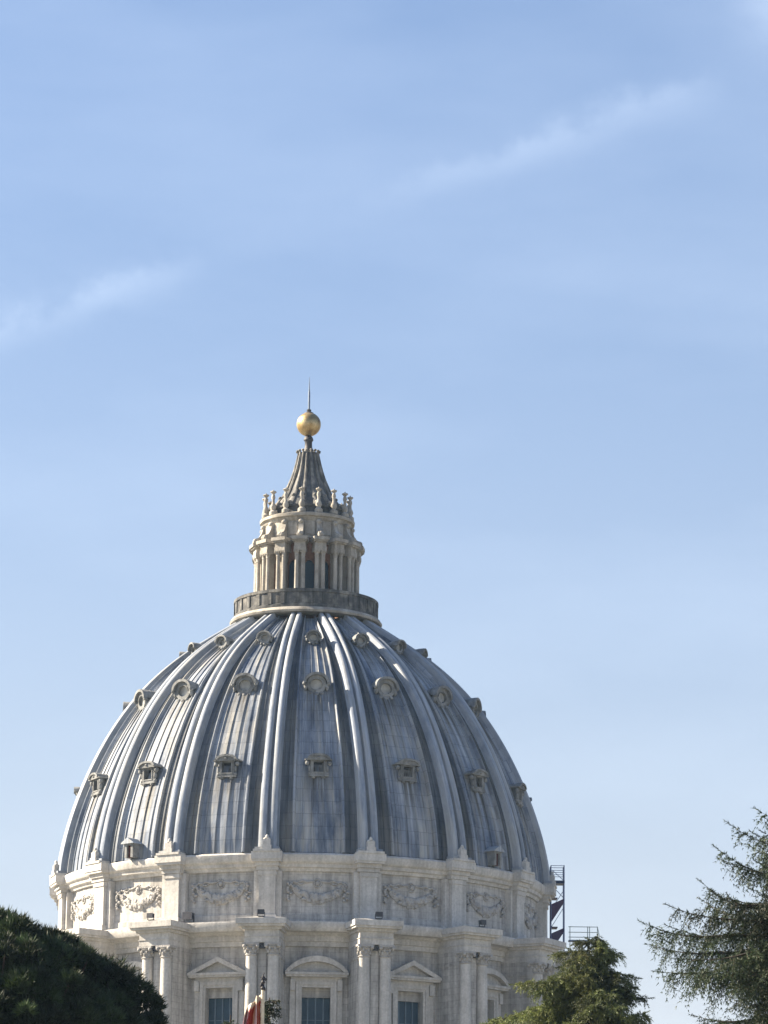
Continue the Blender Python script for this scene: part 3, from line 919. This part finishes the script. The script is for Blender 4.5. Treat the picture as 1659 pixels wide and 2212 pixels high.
bl = MB().ball((0, 0, 107.02), 1.28, 1.28, 1.28, 40, 24)
obj('gold_ball', bl, M['gold'], church)
cp = MB().lathe([(.55, 108.12), (.48, 108.28), (.22, 108.4), (.26, 108.6), (.12, 108.7), (.02, 108.75)], 20)
obj('ball_cap', cp, M['bronze'], church)
cr = MB()
cr.lathe([(.12, 108.65), (.11, 110.5), (.07, 110.8), (.045, 111.6), (.015, 112.25)], 10)
cr.tube([(0, -.95, 110.6), (0, .95, 110.6)], .055, 8)
for p in ((0, -.95, 110.6), (0, .95, 110.6)): cr.ball(p, .07, .1, .07, 8, 6)
obj('cross', cr, M['steel'], church)

# ------------------------------------------------------------------ things standing on the church
# lamps on the buttress tops
def lamp_thing(name, pos, rz, label, group, s=1.0):
    e = empty(name, pos, label, 'floodlight', group)
    e.rotation_euler.z = rz
    b = MB()
    b.ext([(-.26 * s, .22 * s), (.26 * s, .22 * s), (.30 * s, .62 * s), (-.30 * s, .62 * s)], -.18 * s, .22 * s)
    b.pbox(.22 * s, .26 * s, -.33 * s, .33 * s, .19 * s, .65 * s)
    obj('housing', b, M['lamp'], e)
    y = MB(); y.pbox(-.12 * s, .12 * s, -.34 * s, .34 * s, 0, .05 * s)
    for q in (-1, 1): y.pbox(-.05 * s, .05 * s, q * .34 * s - .025 * s, q * .34 * s + .025 * s, .05 * s, .45 * s)
    obj('bracket', y, M['lamp'], e)
    return e
names = {-1: 'small dark floodlight on the sunlit buttress left of the front pair, above the dark pine', 0: 'small dark floodlight on the buttress top straight above the flagpole', 1: 'small dark floodlight on the buttress top just right of the rounded window pediment', 2: 'small dark floodlight on the rightmost clear buttress top, above the mid green conifer'}
for k in (-1, 0, 1, 2):
    a = TH0 + k * STEP
    lamp_thing('floodlight', P(a, 28.75, 0, 51.10), a, names[k], 'floodlights on the drum')
a = R(-25.4)
lamp_thing('floodlight', P(a, 25.35, 0, 51.12), a, 'large dark floodlight box on the drum cornice beside the shaded garland', 'floodlights on the drum', 1.55)

# access tower of scaffolding on the right flank
sx, sz = 25.55, 51.1
tw = empty('scaffold_tower', (sx, .6, sz), 'narrow steel scaffold stair tower clinging to the right edge of the dome base', 'scaffolding')
W_, D_, H_ = 1.35, 1.5, 9.45
for x in (0, W_):
    for y in (-D_ / 2, D_ / 2):
        obj('post', MB().tube([(x, y, 0), (x, y, H_ if x else H_ - .02)], .05, 8), M['towersteel'], tw)
def railset(z0, z1, steps):
    b = MB()
    for z in steps:
        for y in (-D_ / 2, D_ / 2): b.tube([(0, y, z), (W_, y, z)], .032, 6)
        for x in (0, W_): b.tube([(x, -D_ / 2, z), (x, D_ / 2, z)], .032, 6)
    return b
obj('guard_rail', railset(0, 0, (H_ - .06, H_ - .55, H_ - 1.0)), M['towersteel'], tw)
for p, q in (((.1, -D_ / 2, H_ - .5), (W_ - .1, -D_ / 2, H_ - 1.55)), ((.1, D_ / 2, 3.2), (W_, D_ / 2, 5.2)), ((0, -D_ / 2, 7.4), (W_, -D_ / 2, 6.0)), ((W_, -D_ / 2, 6.9), (.5, -D_ / 2, 5.6))):
    obj('brace', MB().tube([p, q], .035, 6), M['towersteel'], tw)
obj('platform', MB().pbox(-D_ / 2 - .1, D_ / 2 + .1, -.15, W_ + .05, 7.55, 7.85), M['navysteel'], tw)
for z0, z1 in ((3.9, 5.9), (.9, 2.9)):
    b = MB()
    n = 8
    for y in (-D_ / 2 + .1, D_ / 2 - .1):
        b.add([(0.0, y - .03, z0 - .35), (W_, y - .03, z1 - .25), (W_, y - .03, z1 + .1), (0.0, y - .03, z0 + 1.5), (0.0, y + .03, z0 - .35), (W_, y + .03, z1 - .25), (W_, y + .03, z1 + .1), (0.0, y + .03, z0 + 1.5)],
              [(0, 1, 2, 3), (7, 6, 5, 4), (0, 4, 5, 1), (1, 5, 6, 2), (2, 6, 7, 3), (3, 7, 4, 0)])
    for i in range(n):
        x = W_ * (i + .5) / n; z = z0 + (z1 - z0) * (i + .5) / n
        b.pbox(-D_ / 2 + .14, D_ / 2 - .14, x - .1, x + .1, z - .02, z + .02)
    obj('stair', b, M['darksteel'], tw)
for z in (3.0, 6.0): obj('landing', MB().pbox(-D_ / 2, D_ / 2, 0, W_ * .5, z, z + .1), M['darksteel'], tw)

rl = empty('railing', (27.1, -3.6, 51.25), 'thin pale green metal railing on the far right buttress, beside the scaffold tower', 'railing')
b = MB()
for x in (0.15, 1.95, 2.15, 2.95): obj('post', MB().tube([(x, 0, 0), (x, 0, 2.55)], .045, 6), M['palesteel'], rl)
for z in (1.45, 1.95, 2.5): b.tube([(0, 0, z), (3.0, 0, z)], .04, 6)
b.tube([(2.95, 0, 2.5), (3.15, 0, 1.6)], .035, 6)
obj('rail', b, M['palesteel'], rl)
obj('deck', MB().pbox(-.5, .5, 0, 3.0, 1.0, 1.12), M['steel'], rl)

# ------------------------------------------------------------------ flagpole and flag
fd = 80.0
top = at(568, 2139, fd); 
fp = empty('flagpole', (top.x, top.y, 0), 'cream flagpole with dark ornate finial in front of the buttress', 'flagpole')
obj('pole', MB().lathe([(.075, 0), (.07, 3), (.05, 7), (.035, top.z)], 14), M['pole'], fp)
fn = MB()
z = top.z
fn.lathe([(.03, z), (.055, z + .04), (.03, z + .08), (.018, z + .12), (.045, z + .16), (.02, z + .2), (.012, z + .32)], 10)
fn.ball((-.035, 0, z + .10), .03, .025, .05, 8, 6); fn.ball((.03, 0, z + .02), .025, .02, .05, 8, 6)
fn.ball((0, 0, z + .24), .045, .02, .05, 8, 6); fn.ball((.05, 0, z + .22), .03, .018, .03, 8, 6)
fn.tube([(-.05, 0, z + .27), (.06, 0, z + .21)], .010, 6); fn.tube([(0, 0, z + .3), (.03, 0, z + .36)], .009, 6)
obj('finial', fn, M['bronze'], fp)

def flag_mb():
    b = MB(); NU, NV_ = 56, 40
    H = 1.5
    vs, uvs, fs = [], [], []
    for j in range(NV_ + 1):
        v = j / NV_
        for i in range(NU + 1):
            u = i / NU
            # a limp flag: hoist edge on the pole, the cloth slumped down and folded beside it
            zt = -.02 - .02 * math.sin(u * 14) - .34 * u ** 1.5
            z = zt - v * (H - .10 * u)
            width = .30 + .22 * min(1, v * 1.4) ** .8
            x = -.03 - u * width - .02 * math.sin(6 * v + 9 * u)
            y = (.05 + .05 * v) * math.sin(u * 17 + v * 1.2) * min(1, u * 5) 
            vs.append((x, y, z)); uvs.append((u, 1 - v))
    for j in range(NV_):
        for i in range(NU):
            a = j * (NU + 1) + i
            fs.append((a, a + 1, a + NU + 2, a + NU + 1))
    b.add(vs, fs, uvs)
    return b
fo = obj('flag', flag_mb(), M['flag'], None, angle=180)
fo.location = (top.x, top.y, top.z - .06)
sm = fo.modifiers.new('thickness', 'SOLIDIFY'); sm.thickness = .006
tag(fo, 'limp red and white flag hanging in folds from the cream flagpole', 'flag')

# ------------------------------------------------------------------ trees
def leaf_mesh(name, tri, tone, material):
    """tri: (n,3,3) blade triangles; tone: (n,) brightness of each blade's own colour"""
    n = len(tri)
    me = bpy.data.meshes.new(name)
    me.vertices.add(n * 3); me.vertices.foreach_set('co', tri.reshape(-1).astype(np.float32))
    me.loops.add(n * 3); me.loops.foreach_set('vertex_index', np.arange(n * 3, dtype=np.int32))
    me.polygons.add(n); me.polygons.foreach_set('loop_start', np.arange(0, n * 3, 3, dtype=np.int32))
    me.update(calc_edges=True)
    ca = me.color_attributes.new('tone', 'FLOAT_COLOR', 'POINT')
    c = np.ones((n * 3, 4), dtype=np.float32); c[:, :3] = np.repeat(tone, 3, axis=0)
    ca.data.foreach_set('color', c.ravel())
    me.materials.append(material)
    me.validate()
    return me
def blades(rng, pts, dirs, per, length, width, spread):
    """thin triangles leaving each point roughly along its direction"""
    n = len(pts)
    p = np.repeat(pts, per, axis=0); d = np.repeat(dirs, per, axis=0)
    d = d + rng.normal(0, spread, d.shape); d /= np.linalg.norm(d, axis=1)[:, None] + 1e-9
    s = np.cross(d, rng.normal(0, 1, d.shape)); s /= np.linalg.norm(s, axis=1)[:, None] + 1e-9
    L_ = length * rng.uniform(.6, 1.3, (len(p), 1)); w = width * rng.uniform(.7, 1.3, (len(p), 1))
    return np.stack([p - s * w, p + s * w, p + d * L_], axis=1)

def pine(base, ctr, rad, lobes, seed, label):
    rng = np.random.default_rng(seed)
    t = empty('pine_tree', base, label, 'tree')
    b = Vector(base); c = Vector(ctr)
    pts, dirs, tone = [], [], []
    allb = []
    for lc, lr, n in lobes:
        d = rng.normal(0, 1, (n, 3)); d /= np.linalg.norm(d, axis=1)[:, None]
        d[:, 2] = np.where(d[:, 2] < -.35, -d[:, 2], d[:, 2])
        rr = lr * rng.uniform(.55, 1.12, (n, 1)) ** .7
        p = np.array(lc) + d * rr * np.array([1.0, 1.0, .82])
        pts.append(p); dirs.append(d + np.array([0, 0, .45])); 
        hue = rng.choice([.5, .75, 1.1, 2.0], p=[.32, .3, .23, .15]) * rng.uniform(.85, 1.2) 
        tn = np.clip(hue * rng.uniform(.7, 1.3, n), .4, 1.8)
        tone.append(np.stack([tn, tn, tn * rng.uniform(.8, 1.05)], axis=1))
    pts = np.concatenate(pts); dirs = np.concatenate(dirs); tone = np.concatenate(tone)
    dirs /= np.linalg.norm(dirs, axis=1)[:, None]
    per = 9
    tri = blades(rng, pts - np.array(base), dirs, per, .30, .026, .50)
    o = bpy.data.objects.new('crown', leaf_mesh('crown', tri, np.repeat(tone, per, axis=0), M['pine']))
    COL.objects.link(o); o.parent = t
    tr = MB()
    lean = c - b
    tr.tube([(0, 0, 0), (lean.x * .2, lean.y * .2, lean.z * .3), (lean.x * .6, lean.y * .6, lean.z * .6), (lean.x, lean.y, lean.z - rad[2] * .25)], [.5, .40, .33, .2], 12)
    obj('trunk', tr, M['wood'], t)
    br = MB()
    for lc, lr, n in lobes[::2]:
        s = Vector((lean.x * .8, lean.y * .8, lean.z * .8 - rad[2] * .2)); e = Vector(lc) - b
        br.tube([s, s.lerp(e, .55) + Vector((0, 0, -.25)), e], [.13, .08, .03], 6)
    obj('limb', br, M['wood'], t)
    return t
def make_pine():
    dist = 130.0
    upm = FU / dist
    c = at(-50, 2332, dist); base = (c.x - .4, c.y + .3, 0)
    a, h = 380 / upm, 330 / upm
    rnd = random.Random(11)
    lobes = []
    for i in range(300):
        # lobes over the upper shell of the umbrella crown
        q = rnd.uniform(0, 2 * PI); e = math.asin(rnd.uniform(-.25, 1.0))
        lr = rnd.uniform(.30, .72)
        k = 1 - lr * rnd.uniform(.70, 1.15) / a
        lobes.append(((c.x + a * k * math.cos(e) * math.cos(q), c.y + a * k * math.cos(e) * math.sin(q), c.z + h * k * math.sin(e)), lr, int(230 * lr * lr) + 34))
    for i in range(110):                                   # tufted shoots that break the outline
        q = rnd.uniform(0, 2 * PI); e = math.asin(rnd.uniform(-.1, 1.0)); lr = rnd.uniform(.20, .42); k = rnd.uniform(.93, 1.03)
        lobes.append(((c.x + a * k * math.cos(e) * math.cos(q), c.y + a * k * math.cos(e) * math.sin(q), c.z + h * k * math.sin(e)), lr, int(330 * lr * lr) + 22))
    for i in range(70):                                    # inner boughs
        q = rnd.uniform(0, 2 * PI); k = rnd.uniform(.0, .80)
        lobes.append(((c.x + a * k * math.cos(q), c.y + a * k * math.sin(q), c.z + rnd.uniform(-.2, .6) * h), rnd.uniform(.9, 1.5), 300))
    for (u, v, r_) in ((5, 2010, 46), (38, 2022, 42), (-30, 2010, 50), (105, 2040, 34), (140, 2056, 36), (205, 2105, 34), (252, 2125, 34), (290, 2152, 36), (318, 2180, 30), (332, 2215, 22)):
        p = at(u, v, dist - rnd.uniform(-1, 2)); lobes.append(((p.x, p.y, p.z), r_ / upm, 150))
    return pine(base, tuple(c), (a, a, h), lobes, 3, 'dark round-crowned pine in the lower left corner in front of the drum')
make_pine()

def conifer(name, base, H, h0, length_at, material, label, seed, step=.33, nb=4, droop=.3, tipup=.15, rise=lambda h: .1, sub=.26, sublen=.38, twig=.11, tw_len=.30, hang=.6, needle=.10, nwidth=.012, blade_n=3, toned=(.6, 1.4), gap=.12, jitter=.25, lean=0.0):
    """trunk, boughs, side boughs that droop, and twigs set with needles"""
    rng = np.random.default_rng(seed)
    t = empty(name, base, label, 'tree')
    P0, D0, T0 = [], [], []
    wood = MB()
    down = np.array([0, 0, -1.0])
    def twigs(pts, L_, tone, start):
        n = len(pts) - 1; s = start * L_
        while s < L_:
            x = min(.999, s / L_); j = int(x * n); fr_ = x * n - j
            p = pts[j] * (1 - fr_) + pts[j + 1] * fr_
            dv = pts[j + 1] - pts[j]; dv = dv / (np.linalg.norm(dv) + 1e-9)
            for _ in range(2):
                tl = tw_len * rng.uniform(.5, 1.25) * (1.1 - .5 * x)
                td = dv * .8 + rng.normal(0, .6, 3); td /= np.linalg.norm(td)
                m = max(3, int(tl / .045))
                xx = np.linspace(0.05, 1, m)[:, None]
                P0.append(p + td * tl * xx + down * hang * tl * xx ** 2)
                D0.append(np.tile(td, (m, 1)) + down * hang * 1.4 * xx)
                tn = tone * rng.uniform(.8, 1.25, (m, 1)) * (1 + .12 * xx)
                T0.append(np.concatenate([tn * 1.02, tn, tn * .94], axis=1))
            s += twig * rng.uniform(.7, 1.3)
    h = h0; brs = []
    while h < H - .12:
        k = max(2, int(nb + rng.integers(-1, 2))); a0 = rng.uniform(0, 2 * PI)
        for i in range(k):
            if rng.uniform() < gap: continue
            az = a0 + 2 * PI * i / k + rng.normal(0, .35)
            brs.append((h + rng.uniform(-step, step) * .7, az, max(.2, length_at(h) * (1 + float(np.clip(rng.normal(0, jitter), -.4, .22))) * (1 - lean * math.cos(az)))))
        h += step * rng.uniform(.7, 1.3)
    for (hh, a, L_) in brs:
        n = max(4, int(L_ / .22))
        out = np.array([math.cos(a), math.sin(a), 0.0]); side = np.array([-math.sin(a), math.cos(a), 0.0])
        w1, w2 = rng.normal(0, .10, 2); ri = rise(hh) + rng.normal(0, .10); dr = droop * rng.uniform(.5, 1.5)
        pts = [np.array([0, 0, hh]) + out * L_ * x + side * L_ * (w1 * x + .10 * math.sin(x * 5 + w2 * 40)) * x
               + np.array([0, 0, L_ * (ri * x - dr * x * x + tipup * max(0, x - .6) ** 2 * 3)]) for x in np.linspace(0, 1, n + 1)]
        wood.tube([tuple(p) for p in pts], [(.012 + .012 * L_) * (1 - .9 * j / n) for j in range(n + 1)], 5)
        tone = rng.uniform(*toned)
        twigs(pts, L_, tone, .15)
        s = .15 * L_; sg = 1
        while s < L_ * .96:
            x = s / L_; j = min(n - 1, int(x * n)); p = pts[j] + (pts[j + 1] - pts[j]) * (x * n - j)
            dv = pts[j + 1] - pts[j]; dv = dv / np.linalg.norm(dv)
            sl = max(.18, L_ * sublen * (1 - .75 * x) * rng.uniform(.6, 1.3))
            sd = dv * rng.uniform(.5, 1.0) + side * sg * rng.uniform(.5, 1.1) + np.array([0, 0, rng.normal(.05, .2)]); sd /= np.linalg.norm(sd)
            q = [p + sd * sl * y + down * sl * hang * rng.uniform(.5, 1.0) * y * y for y in np.linspace(0, 1, 5)]
            wood.tube([tuple(v) for v in q], [.010, .008, .006, .004, .002], 4)
            twigs(q, sl, tone * rng.uniform(.75, 1.25), .08)
            s += sub * rng.uniform(.6, 1.4); sg = -sg
        m = 9; xx = np.linspace(0, 1, m)[:, None]      # bare leading shoot
        dv = pts[-1] - pts[-2]; dv /= np.linalg.norm(dv)
        P0.append(pts[-1] + dv * .34 * xx * min(1, L_ / 2)); D0.append(np.tile(dv, (m, 1))); T0.append(np.full((m, 3), tone))
    p = np.concatenate(P0); d = np.concatenate(D0); tn = np.concatenate(T0)
    d /= np.linalg.norm(d, axis=1)[:, None] + 1e-9
    tri = blades(rng, p, d, blade_n, needle, nwidth, .55)
    print(name, 'blades', len(tri))
    o = bpy.data.objects.new('crown', leaf_mesh('crown', tri, np.repeat(tn, blade_n, axis=0), material))
    COL.objects.link(o); o.parent = t
    obj('trunk', MB().tube([(0, 0, 0), (.05, 0, H * .4), (-.04, .03, H * .75), (0, 0, H)], [.36, .27, .13, .02], 10), M['wood'], t)
    obj('limb', wood, M['wood'], t)
    return t

def interp(tab):
    xs = [a for a, b in tab]; ys = [b for a, b in tab]
    return lambda h: float(np.interp(h, xs, ys))

zz = lambda v, dd: at(829, v, dd).z
# right-hand cedar, spiky tips
d = 110.0; c = at(1742, 2000, d)
conifer('cedar_tree', (c.x, c.y, 0), zz(1735, d), 9.0, interp([(9, 4.2), (zz(2212, d), 2.7), (zz(2150, d), 2.6), (zz(2100, d), 2.8), (zz(2060, d), 3.4), (zz(2020, d), 3.7), (zz(1975, d), 2.9), (zz(1930, d), 2.0), (zz(1860, d), 1.7), (zz(1800, d), 1.15), (zz(1765, d), .5), (zz(1745, d), .3)]),
        M['cedar'], 'tall spiky dark green cedar at the right edge with long drooping branch tips', 21, step=.215, nb=6, droop=.20, tipup=.24, sub=.21, sublen=.40, tw_len=.32, needle=.11, nwidth=.012,
        rise=interp([(9, .05), (zz(2050, d), .14), (zz(1930, d), .35), (zz(1760, d), .6)]), toned=(.4, 1.5), hang=.95, jitter=.22)
# conifer in the middle distance
d = 150.0; c = at(1288, 2100, d)
conifer('conifer_tree', (c.x, c.y, 0), zz(2016, d), 9.5, interp([(9.5, 3.4), (zz(2212, d), 3.0), (zz(2165, d), 2.75), (zz(2140, d), 1.8), (zz(2100, d), 1.85), (zz(2090, d), 1.1), (zz(2050, d), 1.15), (zz(2030, d), .7), (zz(2016, d), .4)]),
        M['fir'], 'yellow green bushy conifer below the scaffold tower, in front of the drum', 5, step=.24, nb=6, droop=.26, tipup=.06, sub=.18, sublen=.46, twig=.09, tw_len=.34, hang=.50, needle=.12, nwidth=.016, toned=(.4, 1.8), jitter=.22, gap=.15, lean=.36)
# two small tree tops behind the flag
d = 120.0; c = at(582, 2180, d)
conifer('conifer_tree', (c.x, c.y, 0), zz(2158, d), 10.5, interp([(10.5, 1.3), (zz(2212, d), .42), (zz(2180, d), .30), (zz(2158, d), .15)]),
        M['cedar'], 'dark top of a small conifer peeping out right of the flagpole', 9, step=.2, nb=5, droop=.15, sub=.2, tw_len=.2, needle=.09, nwidth=.014, toned=(.45, .8))
d = 125.0; c = at(498, 2215, d)
conifer('conifer_tree', (c.x, c.y, 0), zz(2196, d), 10.8, interp([(10.8, 1.2), (zz(2212, d), .32), (zz(2196, d), .15)]),
        M['cedar'], 'grey green tip of a bush just left of the flag at the bottom edge', 10, step=.2, nb=5, droop=.1, sub=.2, tw_len=.2, needle=.09, nwidth=.014, toned=(.9, 1.5))
